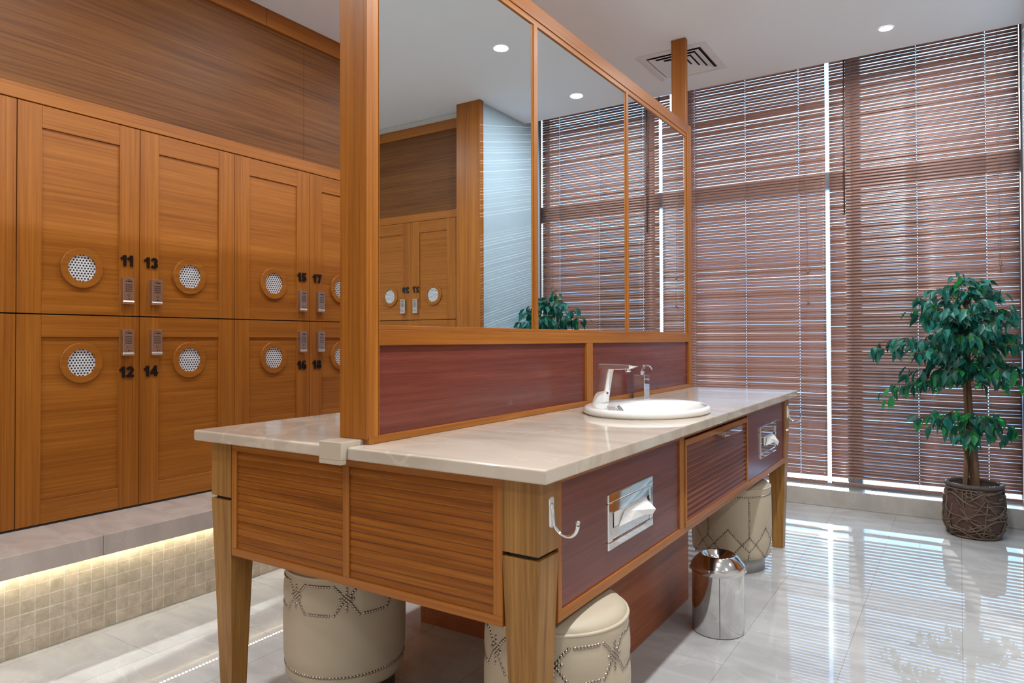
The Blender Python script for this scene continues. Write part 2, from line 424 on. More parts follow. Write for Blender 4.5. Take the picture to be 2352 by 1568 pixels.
def lock_mesh():
    """keypad lock; local x 0..w, z 0..h, -y outwards. slots: nickel, black, bright lip"""
    m = MB(); w, h, d = .050, .121, .022
    m.box(0, w, -d, 0, .016, h, 0)
    m.box(.0005, w-.0005, -.015, -.001, .004, h-.003, 1)
    # curved pull lip
    pr = [(-d, .0165), (-d-.003, .010), (-d-.0025, .004), (-d+.004, 0), (-.003, .001), (-.003, .0165)]
    i = len(m.v)
    for x in (0, w):
        for y, z in pr: m.v.append((x, y, z))
    k = len(pr)
    for a in range(k):
        m.f.append((i+a, i+(a+1) % k, i+k+(a+1) % k, i+k+a)); m.m.append(2); m.sm.append(False)
    m.f.append(tuple(range(i, i+k))); m.m.append(2); m.sm.append(False); m.f.append(tuple(range(i+2*k-1, i+k-1, -1))); m.m.append(2); m.sm.append(False)
    f = -d-.0004
    def pad(x0, x1, z0, z1, mat, yy=f): m.box(x0, x1, yy, -d+.001, z0, z1, mat)
    for q in range(4): pad(.019+q*.0032, .0212+q*.0032, .1115, .1140, 1)       # tiny maker's mark
    pad(.012, .041, .1015, .1075, 1); pad(.017, .0205, .1025, .1065, 2, f-.0004)
    for r in range(4):
        for q in range(3): pad(.011+q*.0105, .0200+q*.0105, .0860-r*.0098, .0910-r*.0098, 1)
        for q in range(3): pad(.0145+q*.0105, .0165+q*.0105, .0875-r*.0098, .0892-r*.0098, 0, f-.0003)
    m2 = ring_mesh(.0052, .0078, f-.0006, -d, 18)
    o = len(m.v); m.v += [(x+.0265, y, z+.0405) for x, y, z in m2.v]
    for q in m2.f: m.f.append(tuple(o+a for a in q)); m.m.append(1); m.sm.append(False)
    m.quad([(.0265+.0050*math.cos(2*PI*a/16), f-.0006, .0405+.0050*math.sin(2*PI*a/16)) for a in range(16)], 2)
    pad(.015, .0385, .0215, .0265, 1); pad(.0185, .0225, .0220, .0260, 2, f-.0004); pad(.0305, .0345, .0220, .0260, 2, f-.0004)
    return m
def door_mesh(w, h, top_rail, bot_rail, st=.092):
    g = .0016; m = MB()
    m.box(g, st, 0, .022, g, h-g, 0); m.box(w-st, w-g, 0, .022, g, h-g, 0)
    m.box(st+.0006, w-st-.0006, .0004, .022, h-top_rail, h-g, 1); m.box(st+.0006, w-st-.0006, .0004, .022, g, bot_rail, 1)
    m.box(st-.005, w-st+.005, .009, .019, bot_rail-.005, h-top_rail+.005, 1)
    return m
DATA = {}
def shared(key, fn, mats):
    if key not in DATA:
        o = fn().build(key, mats); DATA[key] = o.data; bpy.data.objects.remove(o)
    return DATA[key]
def child(name, me, parent, loc=(0, 0, 0), bevel=0):
    o = bpy.data.objects.new(name, me); COL.objects.link(o); o.parent = parent; o.location = loc
    if bevel:
        b = o.modifiers.new('bevel', 'BEVEL'); b.width = bevel; b.segments = 1; b.limit_method = 'ANGLE'; b.angle_limit = .6
    return o
def locker(loc, rz, w, h, upper, lockside, num, label, group, wy):
    root = thing('locker', loc, label, 'locker', group, rz)
    key = '%.3f%.3f%d%s' % (w, h, upper, wy)
    child('carcass', shared('carcass'+key, lambda: B(.002, w-.002, .026, .32, .002, h-.002), [DARKIN]), root)
    d = child('door', shared('door'+key, lambda: door_mesh(w, h, .095, .094), [WOOD['Z'], WOOD[wy]]), root, bevel=.0008)
    vz = .204 if upper else h-.207
    vr = child('vent_ring', shared('ring', lambda: ring_mesh(.0585, .0875, -.003, .010), [WOOD[wy]]), d, (w/2, 0, vz))
    child('vent_grille', shared('grille', grille_mesh, [GRILLE, HOLE]), d, (w/2, .0055, vz))['label'] = 'white perforated round vent grille'
    lx = {'R': w-.087, 'L': .048}[lockside]; lz = .054 if upper else h-.181
    child('keypad_lock', shared('lock', lock_mesh, [SATIN, BLACK, SATINL]), d, (lx, 0, lz), bevel=.0006)['label'] = 'satin nickel keypad lock'
    if num:
        nx = {'R': w-.058, 'L': .055}[lockside]; nz = .229 if upper else h-.279
        o = child('number', digits(num, .051), d, (nx, 0, nz)); o['label'] = 'black numeral '+num
    return root
GL = 'numbered lockers on the long left wall'
rows = [('9', .7645, 'L'), ('11', 1.268, 'R'), ('13', 1.7715, 'L'), ('15', 2.275, 'R'), ('17', 2.7785, 'L')]
for n, y, side in rows:
    up = n; lo = str(int(n)+1)
    if n == '9':
        locker((XL, y, 1.275), PI/2, W, .873, True, 'L', '', 'upper orange wood locker at the left photo edge, only its stile showing', GL, 'Y')
        locker((XL, y, .400), PI/2, W, .873, False, 'L', '', 'lower orange wood locker at the left photo edge, only its stile showing', GL, 'Y')
    else:
        locker((XL, y, 1.275), PI/2, W, .873, True, side, up, 'upper orange wood locker with black number '+up+' above its keypad lock', GL, 'Y')
        locker((XL, y, .400), PI/2, W, .873, False, side, lo, 'lower orange wood locker with black number '+lo+' below its keypad lock', GL, 'Y')

# ledge with mosaic riser under the lockers
t = thing('marble_ledge', (-2.92, 1.4, 0), 'beige marble ledge with mosaic front running below the lockers', 'ledge')
m = MB()
ys = [-2.2, .73, 1.434, 2.14, 2.85, 3.55, 4.25, 5.235]
for a, b in zip(ys, ys[1:]): m.box(-3.895, -2.852, a+.0006, b-.0006, .312, .393)
m.build('slab', LEDGEM, t, bevel=.002)
B(-3.895, -2.92, -2.195, 5.233, .001, .318).build('mosaic_front', MOSAIC, t)
B(-3.22, -3.2115, -2.2, 5.2, .393, .3995).build('shadow_gap', BLACK, t)
m = MB(); m.box(-2.898, -2.884, -.6, 5.0, .306, .312, 0)
y = -.5
while y < 4.9:
    m.box(-2.8945, -2.8875, y, y+.0055, .3035, .3062, 1); y += .0166
m.build('led_strip', [PLASTICW, LEDON], t)['label'] = 'dotted warm light strip under the lip'

# ------------------------------------------------------------------ lockers on the far side (seen in the mirror)
YO = 4.42
G2 = 'lockers seen in the mirror'
w2 = .475
locker((.632, YO, 1.33), 0, w2, .82, True, 'R', '27', 'upper locker with mirrored number 27, next to the wooden pillar', G2, 'X')
locker((.632+w2, YO, 1.33), 0, w2, .82, True, 'L', '29', 'upper locker with mirrored number 29, second from the wooden pillar', G2, 'X')
locker((.632, YO, .44), 0, w2, .888, False, 'R', '', 'lower locker under number 27, its top edge showing in the mirror', G2, 'X')
locker((.632+w2, YO, .44), 0, w2, .888, False, 'L', '', 'lower locker under number 29, its top edge showing in the mirror', G2, 'X')
t = thing('locker_header', (1.2, YO, 2.15), 'dark walnut panel band above lockers 27 and 29 in the mirror', 'panel')
B(.53, 3.2, YO+.012, YO+.05, 2.21, 2.868).build('panel', WALNUT['X'], t)
B(.53, 3.2, YO, YO+.05, 2.151, 2.214).build('lower_rail', WOOD['X'], t, bevel=.002)
B(.53, 3.2, YO-.006, YO+.05, 2.865, 2.945).build('top_trim', WOOD['X'], t, bevel=.002)
struct(B(.53, .631, YO+.002, YO+.05, 0, 2.148).build('trim_5', WOOD['Z']))
struct(B(.632+2*w2+.001, 3.2, YO+.002, YO+.05, 0, 2.148).build('trim_6', WOOD['Z']))
struct(B(XR+.196, 3.19, YO+.03, 4.949, 2.946, 2.999).build('trim_7', PLASTER))
struct(B(.631, .632+2*w2, YO+.01, YO+.05, 0, .437).build('baseboard_front', LEDGEM))

# ------------------------------------------------------------------ vanity island
CX = -1.43
VX0, VX1, VY0, VY1 = -2.046, -.812, 1.3665, 4.132
van = thing('vanity_table', (CX, 2.75, 0), 'double sided wooden vanity table with tapered legs in the middle of the room', 'vanity')
LW, LD, TP = .100, .095, .021
for sx, sy in ((1, -1), (-1, -1), (1, 1), (-1, 1)):
    ox = VX1 if sx > 0 else VX0; oy = VY0 if sy < 0 else VY1
    ix = ox-sx*LW; iy = oy-sy*LD
    x0, x1, y0, y1 = min(ox, ix), max(ox, ix), min(oy, iy), max(oy, iy)
    m = MB(); m.box(x0, x1, y0, y1, .662, .838, 0)
    m.box(x0+.012, x1-.012, y0+.012, y1-.012, .640, .670, 1)
    c = TP
    m.hexa([(x0+c, y0+c, 0), (x1-c, y0+c, 0), (x1-c, y1-c, 0), (x0+c, y1-c, 0)],
           [(x0, y0, .652), (x1, y0, .652), (x1, y1, .652), (x0, y1, .652)], 0)
    m.build('leg', [LEGW, BLACK], van, bevel=.0015)
def louvres(m, axis, f, a0, a1, z0, z1, n, out, mat=0, lean=.0040):
    """n horizontal boards each leaning so its lower edge stands proud; f = face plane, out = outward sign"""
    p = (z1-z0)/n
    for k in range(n):
        zb = z0+k*p; zt = zb+p
        prof = [(f-out*.0004, zb+.0012), (f-out*.0016, zb), (f-out*.013, zt+.002), (f-out*.019, zt+.002), (f-out*.019, zb+.0002), (f-out*.002, zb+.0002)][:5]
        prof = [(f, zb+.0022), (f-out*.0006, zb), (f-out*.018, zb), (f-out*.018, zt+.0012), (f-out*lean, zt+.0012)]
        i = len(m.v)
        for a in (a0, a1):
            for d, z in prof: m.v.append((a, d, z) if axis == 'X' else (d, a, z))
        for q in range(5):
            m.f.append((i+q, i+(q+1) % 5, i+5+(q+1) % 5, i+5+q)); m.m.append(mat); m.sm.append(False)
        m.f.append((i, i+1, i+2, i+3, i+4)); m.m.append(mat); m.sm.append(False); m.f.append((i+9, i+8, i+7, i+6, i+5)); m.m.append(mat); m.sm.append(False)
FX0, FX1 = VX0+LW+.001, VX1-LW-.001
for name, yf, out in (('front_apron', VY0+.003, -1), ('rear_apron', VY1-.003, 1)):
    m = MB(); y0, y1 = (yf, yf+.028) if out < 0 else (yf-.028, yf)
    m.box(FX0, FX1, y0, y1, .481, .505, 0); m.box(FX0, FX1, y0, y1, .812, .838, 0)
    m.box(FX0, FX0+.024, y0, y1, .505, .812, 1); m.box(FX1-.027, FX1, y0, y1, .505, .812, 1); m.box(-1.447, -1.423, y0, y1, .505, .812, 1)
    ap = m.build(name, [WOOD['X'], WOOD['Z']], van, bevel=.001)
    for a, b in ((FX0+.024, -1.447), (-1.423, FX1-.027)):
        m = MB(); louvres(m, 'X', yf+out*-.004, a, b, .505, .812, 14, out); m.build('louvre_panel', LOUV['X'], ap)
# right apron with two plain panels and one louvred drawer
SY0, SY1 = VY0+LD+.001, VY1-LD-.001
for name, xf, out in (('side_apron', VX1-.002, 1), ('side_apron', VX0+.002, -1)):
    x0, x1 = (xf-.028, xf) if out > 0 else (xf, xf+.028)
    m = MB()
    m.box(x0, x1, SY0, SY1, .481, .506, 0); m.box(x0, x1, SY0, SY1, .815, .838, 0)
    for a, b in ((SY0, SY0+.018), (2.328, 2.372), (3.232, 3.248), (SY1-.018, SY1)): m.box(x0, x1, a, b, .506, .815, 1)
    ap = m.build(name, [WOOD['Y'], WOOD['Z']], van, bevel=.001)
    for a, b in ((SY0+.018, 2.328), (3.248, SY1-.018)):
        B(*sorted((xf-out*.018, xf-out*.006)), a, b, .504, .817).build('panel', MAHO, ap)['label'] = 'dark red mahogany panel'
    dr = MB(); q = sorted((xf-out*.024, xf+out*.004))
    dr.box(*q, 2.374, 3.230, .808-.022, .808, 0); dr.box(*q, 2.374, 3.230, .500, .519, 0)
    dr.box(*q, 2.374, 2.389, .519, .786, 1); dr.box(*q, 3.213, 3.230, .519, .786, 1)
    louvres(dr, 'Y', xf+out*.001, 2.389, 3.213, .519, .786, 13, out, 2, .0100)
    dr.box(*sorted((xf-out*.3, xf-out*.024)), 2.39, 3.21, .51, .80, 3)
    d = dr.build('drawer', [WOOD['Y'], WOOD['Z'], LOUVR, DARKIN], van, bevel=.001)
    h = MB(); q = sorted((xf+out*.004, xf+out*.042))
    h.box(*q, 2.745, 2.757, .782, .796); h.box(*q, 2.943, 2.955, .782, .796)
    h.box(*sorted((xf+out*.030, xf+out*.044)), 2.725, 2.975, .778, .800)
    h.build('handle', CHROME, d, bevel=.001)['label'] = 'square chrome bar handle'
B(FX0, FX1, VY0+.03, VY1-.03, .484, .492).build('bottom_board', WOOD['Y'], van)
B(-1.88, -1.03, 2.21, 3.05, 0, .484).build('plinth', [wood('red wood plinth', (.24, .066, .022), (.32, .092, .032), (.40, .125, .046), 'Y', rough=.4)], van, bevel=.002)
# coat hooks on both right legs
def hook(y):
    m = MB(); x = VX1; z = .748
    pts = [(x+.004, y, z+.028), (x+.006, y, z+.012), (x+.008, y, z-.012), (x+.012, y, z-.026), (x+.028, y, z-.040), (x+.048, y, z-.043), (x+.064, y, z-.034), (x+.072, y, z-.018), (x+.073, y, z-.008)]
    # smooth the path
    P = [Vector(p) for p in pts]; sm = []
    for i in range(len(P)-1):
        p0, p1, p2, p3 = P[max(i-1, 0)], P[i], P[i+1], P[min(i+2, len(P)-1)]
        for k in range(4):
            u = k/4; sm.append(.5*((2*p1)+(p2-p0)*u+(2*p0-5*p1+4*p2-p3)*u*u+(3*p1-p0-3*p2+p3)*u**3))
    sm.append(P[-1])
    m.tube(sm, [.0048]*(len(sm)-1)+[.0055], 10)
    m.dome(sm[-1], (0, 0, 1), .0062, .006, 10, 3); 
    # plate with rounded ends
    n = 16; loop = []
    for k in range(n):
        a = 2*PI*k/n; loop.append((y+.0085*math.cos(a), z+.006+(.030 if math.sin(a) > 0 else -.026)+.0085*math.sin(a)))
    i = len(m.v)
    for xx in (x, x+.006): m.v += [(xx, a, b) for a, b in loop]
    for k in range(n): m.f.append((i+k, i+(k+1) % n, i+n+(k+1) % n, i+n+k)); m.m.append(0); m.sm.append(True)
    m.f.append(tuple(i+n+k for k in range(n))); m.m.append(0); m.sm.append(False)
    for zz in (.022, -.006): m.dome((x+.006, y, z+zz), (1, 0, 0), .0028, .001, 8, 1, 1)
    return m.build('coat_hook', [CHROME, BLACK], van)
hook(1.421)['label'] = 'chrome coat hook on the front leg'
hook(4.085)['label'] = 'chrome coat hook on the rear leg'
# tissue dispensers let into the mahogany panels
def dispenser(y0, y1):
    x = VX1-.008; z0, z1 = .579, .733
    m = MB(); xf = x+.007
    m.box(x-.03, xf, y0, y1, z1-.025, z1); m.box(x-.03, xf, y0, y1, z0, z0+.023)
    m.box(x-.03, xf, y0, y0+.030, z0+.023, z1-.025); m.box(x-.03, xf, y1-.024, y1, z0+.023, z1-.025)
    d = m.build('tissue_dispenser', CHROME, van, bevel=.003)
    a, b = y0+.0315, y1-.0255
    n = MB(); n.box(x-.006, xf-.003, a, b, .6775, z1-.0265); n.box(x-.006, xf-.003, a, b, z0+.0245, .6355)
    n.build('cover_flap', CHROME, d, bevel=.001)
    k = MB(); k.box(VX1-.0079, VX1-.0070, y0+.028, y1-.022, z0+.02, z1-.02); k.build('recess', HOLE, d)
    return d
dispenser(1.746, 2.075)['label'] = 'chrome tissue dispenser plate in the front panel'
dispenser(3.484, 3.820)['label'] = 'chrome tissue dispenser plate in the rear panel'
def tissue(y0, y1, seed, label, drop):
    """sheet pulled out of the slot, folded and drooping"""
    x = VX1-.002; zc = .6565; L = y1-y0
    t = thing('tissue', (x, (y0+y1)/2, zc), label, 'tissue')
    def P(u, z, o): return (x+o, y0+u*L, zc+z)
    m = MB()
    A, B_, C, D = P(.06, -.022, .004), P(.20, .012, .003), P(.46, .004, .013), P(.74, .019, .008)
    E, G, F, H = P(.95, -.016*drop, .026), P(.66, -.020, .016), P(.90, .016, 0), P(.88, -.028*drop, .022)
    K, M_ = P(.30, -.020, .010), P(.33, .016, .001)
    for tri in ((A, K, B_), (B_, K, C), (B_, C, M_), (M_, C, D), (K, G, C), (C, G, H), (C, H, E), (C, E, D), (D, E, F)): m.quad(tri)
    bk = [P(-.02, -.020, -.003), P(-.02, .020, -.0035), P(.25, .021, -.002), P(.5, .020, -.003), P(.8, .021, -.002), P(.95, .019, -.0035), P(.95, -.020, -.003), P(.6, -.021, -.001)]
    m.quad(bk)
    o = m.build('sheet', TISSUE, t, solid=.0014)
    sb = o.modifiers.new('sub', 'SUBSURF'); sb.subdivision_type = 'SIMPLE'; sb.levels = sb.render_levels = 2
    return t
tissue(1.795, 2.045, 1, 'white paper tissue poking out of the nearer chrome dispenser', 1.0)
tissue(3.56, 3.77, 4, 'white paper tissue drooping from the farther chrome dispenser', 1.5)

# ------------------------------------------------------------------ marble worktop
ct = thing('countertop', (CX, 2.75, .838), 'cream marble countertop with raised centre strip on the wooden vanity', 'countertop')
BX, BY, BA, BB = -1.05, 2.62, .24, .30                 # basin ellipse
bpy_n = 48
def slab_with_hole(x0, x1, y0, y1, z0, z1, cx, cy, a, b):
    bm = bmesh.new()
    outer = [bm.verts.new((x, y, z1)) for x, y in ((x0, y0), (x1, y0), (x1, y1), (x0, y1))]
    inner = [bm.verts.new((cx+a*math.cos(2*PI*k/48), cy+b*math.sin(2*PI*k/48), z1)) for k in range(48)]
    ed = [bm.edges.new((outer[i], outer[(i+1) % 4])) for i in range(4)]+[bm.edges.new((inner[i], inner[(i+1) % 48])) for i in range(48)]
    bmesh.ops.triangle_fill(bm, use_beauty=True, use_dissolve=False, edges=ed)
    fs = list(bm.faces)
    r = bmesh.ops.extrude_face_region(bm, geom=fs)
    for v in [e for e in r['geom'] if isinstance(e, bmesh.types.BMVert)]: v.co.z = z0
    bmesh.ops.recalc_face_normals(bm, faces=bm.faces)
    bmesh.ops.dissolve_limit(bm, angle_limit=.01, verts=bm.verts, edges=bm.edges)
    m = MB(); bm.verts.ensure_lookup_table(); bm.verts.index_update()
    m.v = [tuple(v.co) for v in bm.verts]; m.f = [tuple(v.index for v in f.verts) for f in bm.faces]
    m.m = [0]*len(m.f); m.sm = [False]*len(m.f); bm.free()
    return m
B(-2.09, -1.476, 1.33, 4.165, .838, .872).build('slab', TOPM, ct, bevel=.006, seg=3)
slab_with_hole(-1.389, -.770, 1.33, 4.165, .838, .872, BX, BY, .215, .275).build('slab', TOPM, ct, bevel=.006, seg=3)
m = MB(); m.box(-1.475, -1.390, 1.309, 4.186, .838, .8865); m.box(-1.475, -1.390, 1.309, 1.3295, .826, .838); m.box(-1.475, -1.390, 4.1655, 4.186, .826, .838)
m.build('centre_strip', STRIPM, ct, bevel=.0015)

# basin
bs = thing('wash_basin', (BX, BY, .872), 'oval cream ceramic wash basin set into the marble countertop', 'sink')
m = MB(); n = 64
def ell(cx, cy, a, b, z): return [(cx+a*math.cos(2*PI*k/n), cy+b*math.sin(2*PI*k/n), z) for k in range(n)]
bx, by = -.995, 2.625
loops = [ell(BX, BY, BA-.022, BB-.022, .8722), ell(BX, BY, BA-.006, BB-.006, .8722), ell(BX, BY, BA, BB, .880), ell(BX, BY, BA+.001, BB+.001, .890), ell(BX, BY, BA-.005, BB-.005, .899), ell(BX, BY, BA-.014, BB-.014, .9015),
         ell(BX+.02, BY, BA-.040, BB-.030, .8985), ell(bx, by, .172, .238, .8955), ell(bx, by, .164, .229, .889), ell(bx, by, .155, .218, .870), ell(bx, by, .137, .195, .838), ell(bx, by, .10, .145, .808), ell(bx, by, .055, .08, .797), ell(bx, by, .02, .02, .795)]
for l in loops: m.v += l
for j in range(len(loops)-1):
    for k in range(n):
        k2 = (k+1) % n; m.f.append((j*n+k, j*n+k2, (j+1)*n+k2, (j+1)*n+k)); m.m.append(0); m.sm.append(True)
m.f.append(tuple((len(loops)-1)*n+k for k in range(n))); m.m.append(0); m.sm.append(False)
m.build('bowl', CERAM, bs)
m = MB(); m.lathe((bx, by, .7955), [(.024, 0), (.024, .003), (.018, .005), (.0, .0055)], 24); m.build('drain', CHROME, bs)
m = MB(); cpt = Vector((bx-.128, by-.088, .874)); nn = Vector((.75, .45, .5)).normalized()
u = nn.cross(Vector((0, 0, 1))).normalized(); w = nn.cross(u)
i = len(m.v); k = 20
for r, d in ((.030, -.004), (.030, .004), (.026, .008), (.001, .010)):
    for a in range(k): m.v.append(tuple(cpt+(u*math.cos(2*PI*a/k)+w*math.sin(2*PI*a/k))*r+nn*d))
for j in range(3):
    for a in range(k): m.f.append((i+j*k+a, i+j*k+(a+1) % k, i+(j+1)*k+(a+1) % k, i+(j+1)*k+a)); m.m.append(0); m.sm.append(j > 1)
m.build('overflow_cap', CHROME, bs)

# faucet
fz = .9
fc = thing('faucet', (-1.262, 2.635, fz), 'polished chrome sensor faucet standing on the basin rim', 'faucet')
m = MB()
def osec(c, a, b, pw=5.5, n=32):
    out = []
    for k in range(n):
        t_ = 2*PI*k/n; ct_, st_ = math.cos(t_), math.sin(t_)
        out.append((c[0]+a*abs(ct_)**(2/pw)*(1 if ct_ >= 0 else -1), c[1]+b*abs(st_)**(2/pw)*(1 if st_ >= 0 else -1), c[2]))
    return out
secs = [osec((-1.262, 2.635, fz), .030, .024), osec((-1.2505, 2.635, fz+.055), .0275, .0225), osec((-1.239, 2.635, fz+.11), .0255, .0215), osec((-1.2325, 2.635, fz+.140), .0262, .021), osec((-1.231, 2.635, fz+.160), .029, .021)]
i = 0; n = 32
for s_ in secs: m.v += s_
for j in range(len(secs)-1):
    for k in range(n): m.f.append((j*n+k, j*n+(k+1) % n, (j+1)*n+(k+1) % n, (j+1)*n+k)); m.m.append(0); m.sm.append(True)
m.f.append(tuple(reversed(range(n)))); m.m.append(0); m.sm.append(False)
m.f.append(tuple((len(secs)-1)*n+k for k in range(n))); m.m.append(0); m.sm.append(False)
m.build('column', CHROME, fc)
m = MB(); pr = [(-1.2605, .1605, .141), (-1.225, .1605, .137), (-1.17, .1600, .138), (-1.125, .1585, .1415), (-1.103, .1560, .151), (-1.101, .1555, .1535)]
for x, zt, zb in pr:
    hw = .021 if x < -1.11 else .018
    m.v += [(x, 2.635-hw, fz+zb+.002), (x, 2.635-hw+.004, fz+zb), (x, 2.635+hw-.004, fz+zb), (x, 2.635+hw, fz+zb+.002), (x, 2.635+hw, fz+zt-.002), (x, 2.635+hw-.003, fz+zt), (x, 2.635-hw+.003, fz+zt), (x, 2.635-hw, fz+zt-.002)]
for j in range(len(pr)-1):
    for k in range(8): m.f.append((j*8+k, j*8+(k+1) % 8, (j+1)*8+(k+1) % 8, (j+1)*8+k)); m.m.append(0); m.sm.append(False)
m.f.append(tuple(range(8))); m.m.append(0); m.sm.append(False); m.f.append(tuple((len(pr)-1)*8+k for k in reversed(range(8)))); m.m.append(0); m.sm.append(False)
sp = m.build('spout', CHROME, fc)
m = MB(); m.lathe((-1.138, 2.635, fz+.129), [(.0, 0), (.0105, 0), (.0115, .002), (.0115, .013)], 20); m.build('aerator', STEEL, sp)
m = MB(); m.dome((-1.2275, 2.627, fz+.043), (.98, -.05, .2), .0085, .003, 16, 2); m.build('sensor_eye', NUMB, fc)

# soap dispenser
sd = thing('soap_dispenser', (-1.321, 3.222, .872), 'square chrome soap pump dispenser behind the basin', 'soap dispenser')
B(-1.349, -1.292, 3.190, 3.256, .8725, .988).build('bottle', CHROME, sd, bevel=.002)
m = MB(); m.lathe((-1.320, 3.222, .988), [(.014, 0), (.014, .017), (.0055, .0175), (.0055, .030)], 20, cap1=True)
m.build('neck', CHROME, sd)
m = MB(); m.box(-1.335, -1.306, 3.208, 3.236, 1.017, 1.037)
m.tube([(-1.31, 3.222, 1.0325), (-1.290, 3.222, 1.033), (-1.277, 3.222, 1.029), (-1.268, 3.222, 1.018), (-1.266, 3.222, 1.012)], .0042, 10)
m.build('pump_head', CHROME, sd, bevel=.001)

# ------------------------------------------------------------------ mirror partition
PX0, PX1 = -1.475, -1.368
mp = thing('mirror_partition', (CX, 2.75, .8865), 'tall wooden framed mirror partition standing along the middle of the vanity', 'mirror')
B(PX0, PX1-.002, 1.385, 1.431, .8868, 2.999).build('post', WOOD['Z'], mp, bevel=.0015)
B(PX0, PX1-.018, 4.098, 4.138, .8868, 2.999).build('post', WOOD['Z'], mp, bevel=.0015)
def rail(name, z0, z1, bead=None):
    m = MB(); m.box(PX0, PX1, 1.432, 4.097, z0, z1, 0)
    if bead:
        za, zb = bead; s_ = 1 if za >= z1-.001 else -1
        m.box(PX1-.020, PX1-.004, 1.432, 4.097, min(za, zb), max(za, zb), 0)
    return m.build(name, WOOD['Y'], mp, bevel=.0012)
rail('top_rail', 2.402, 2.460, (2.380, 2.4018))
rail('middle_rail', 1.146, 1.190, (1.1902, 1.203))
m = MB(); m.box(-1.388, PX1, 1.392, 4.140, .8728, .893, 0); m.box(PX0, -1.389, 1.432, 4.097, .887, .893, 0)
m.build('base_rail', WOOD['Y'], mp, bevel=.001)
m = MB()
m.box(PX1-.012, PX1, 1.4315, 1.4335, .893, 2.40); m.box(PX1-.018, PX1, 4.070, 4.0975, 1.19, 2.402); m.box(PX1-.018, PX1, 4.080, 4.0975, .893, 1.146)
m.box(PX1-.018, PX1+.001, 4.0975, 4.139, .893, 2.46); m.box(PX1-.012, PX1-.006, 4.050, 4.070, 1.19, 2.402)
m.build('stile', WOOD['Z'], mp, bevel=.001)
MUN = [(2.275, 2.322), (3.158, 3.204)]
for a, b in MUN:
    m = MB(); m.box(-1.4, PX1-.008, a, b, 1.20, 2.382); m.box(-1.4, PX1-.003, a+.010, b-.010, 1.2, 2.382); m.build('muntin', WOOD['Z'], mp, bevel=.0012)
XMIR = -1.378
for a, b in ((1.432, 2.276), (2.321, 3.159), (3.203, 4.072)):
    B(XMIR-.006, XMIR, a, b, 1.192, 2.392).build('mirror_pane', MIRROR, mp)
for a, b in ((1.434, 2.725), (2.782, 4.082)):
    B(-1.392, -1.380, a, b, .891, 1.148).build('back_panel', MAHO, mp)['label'] = 'dark red mahogany panel below the mirror'
B(-1.392, PX1-.001, 2.724, 2.783, .893, 1.146).build('divider', WOOD['Z'], mp, bevel=.001)
B(PX0+.004, -1.394, 1.432, 4.097, .893, 2.402).build('rear_panel', WOOD['Y'], mp)

# ------------------------------------------------------------------ stools
def stool(c, base_mat, pattern, a0, label, H=.42, R=.2):
    t = thing('stool', (c[0], c[1], 0), label, 'stool', 'round studded stools under the vanity')
    m = MB(); m.lathe((c[0], c[1], 0), [(R*.82, 0), (R*.82, .062), (R*.80, .075)], 48, cap0=True); m.build('base', base_mat, t)
    pts = nails(pattern, a0)
    def fn(r, z, a):
        # the leather is pulled in a little along the nail lines
        d = 1e9
        for th, zz in pts:
            dd = (a-th+PI) % (2*PI)-PI
            q = (dd*R)**2+(z-zz)**2
            if q < d: d = q
        return r-.0045*math.exp(-d/(.016**2))
    prof = [(R*.84, .070), (R*.93, .072), (R*.965, .085), (R*.985, .105)]
    prof += [(R*(.985+.015*math.sin(PI*k/22)), .105+(H-.112)*k/22) for k in range(1, 22)]
    prof += [(R*.98, H-.007), (R*.968, H)]
    m = MB(); m.lathe((c[0], c[1], 0), prof, 96, fn=fn); m.build('body', LEATHER, t)
    m = MB(); m.lathe((c[0], c[1], 0), [(R*.955, H-.002), (R*.95, H+.006), (R*.90, H+.018), (R*.78, H+.028), (R*.55, H+.036), (R*.25, H+.039), (.001, H+.040)], 64); m.build('seat', LEATHER, t)
    m = MB(); m.tube([(c[0]+R*.963*math.cos(2*PI*k/64), c[1]+R*.963*math.sin(2*PI*k/64), H+.001) for k in range(64)], .0048, 8, closed=True); m.build('piping', PIPING, t)
    ring = [q for q in pts if abs(q[1]-(.118 if pattern == 'star' else .383)) < 1e-6]
    for nm, sel in (('nailhead_trim', [q for q in pts if q not in ring]), ('nailhead_ring', ring)):
        m = MB()
        for th, z in sel:
            rr = fn(R*(.985+.015*math.sin(PI*min(1, max(0, (z-.105)/(H-.112))))), z, th)
            m.dome((c[0]+rr*math.cos(th), c[1]+rr*math.sin(th), z), (math.cos(th), math.sin(th), .08), .0057, .0040, 8, 2)
        m.build(nm, NAIL, t)['label'] = 'round pewter nail heads'
    return t
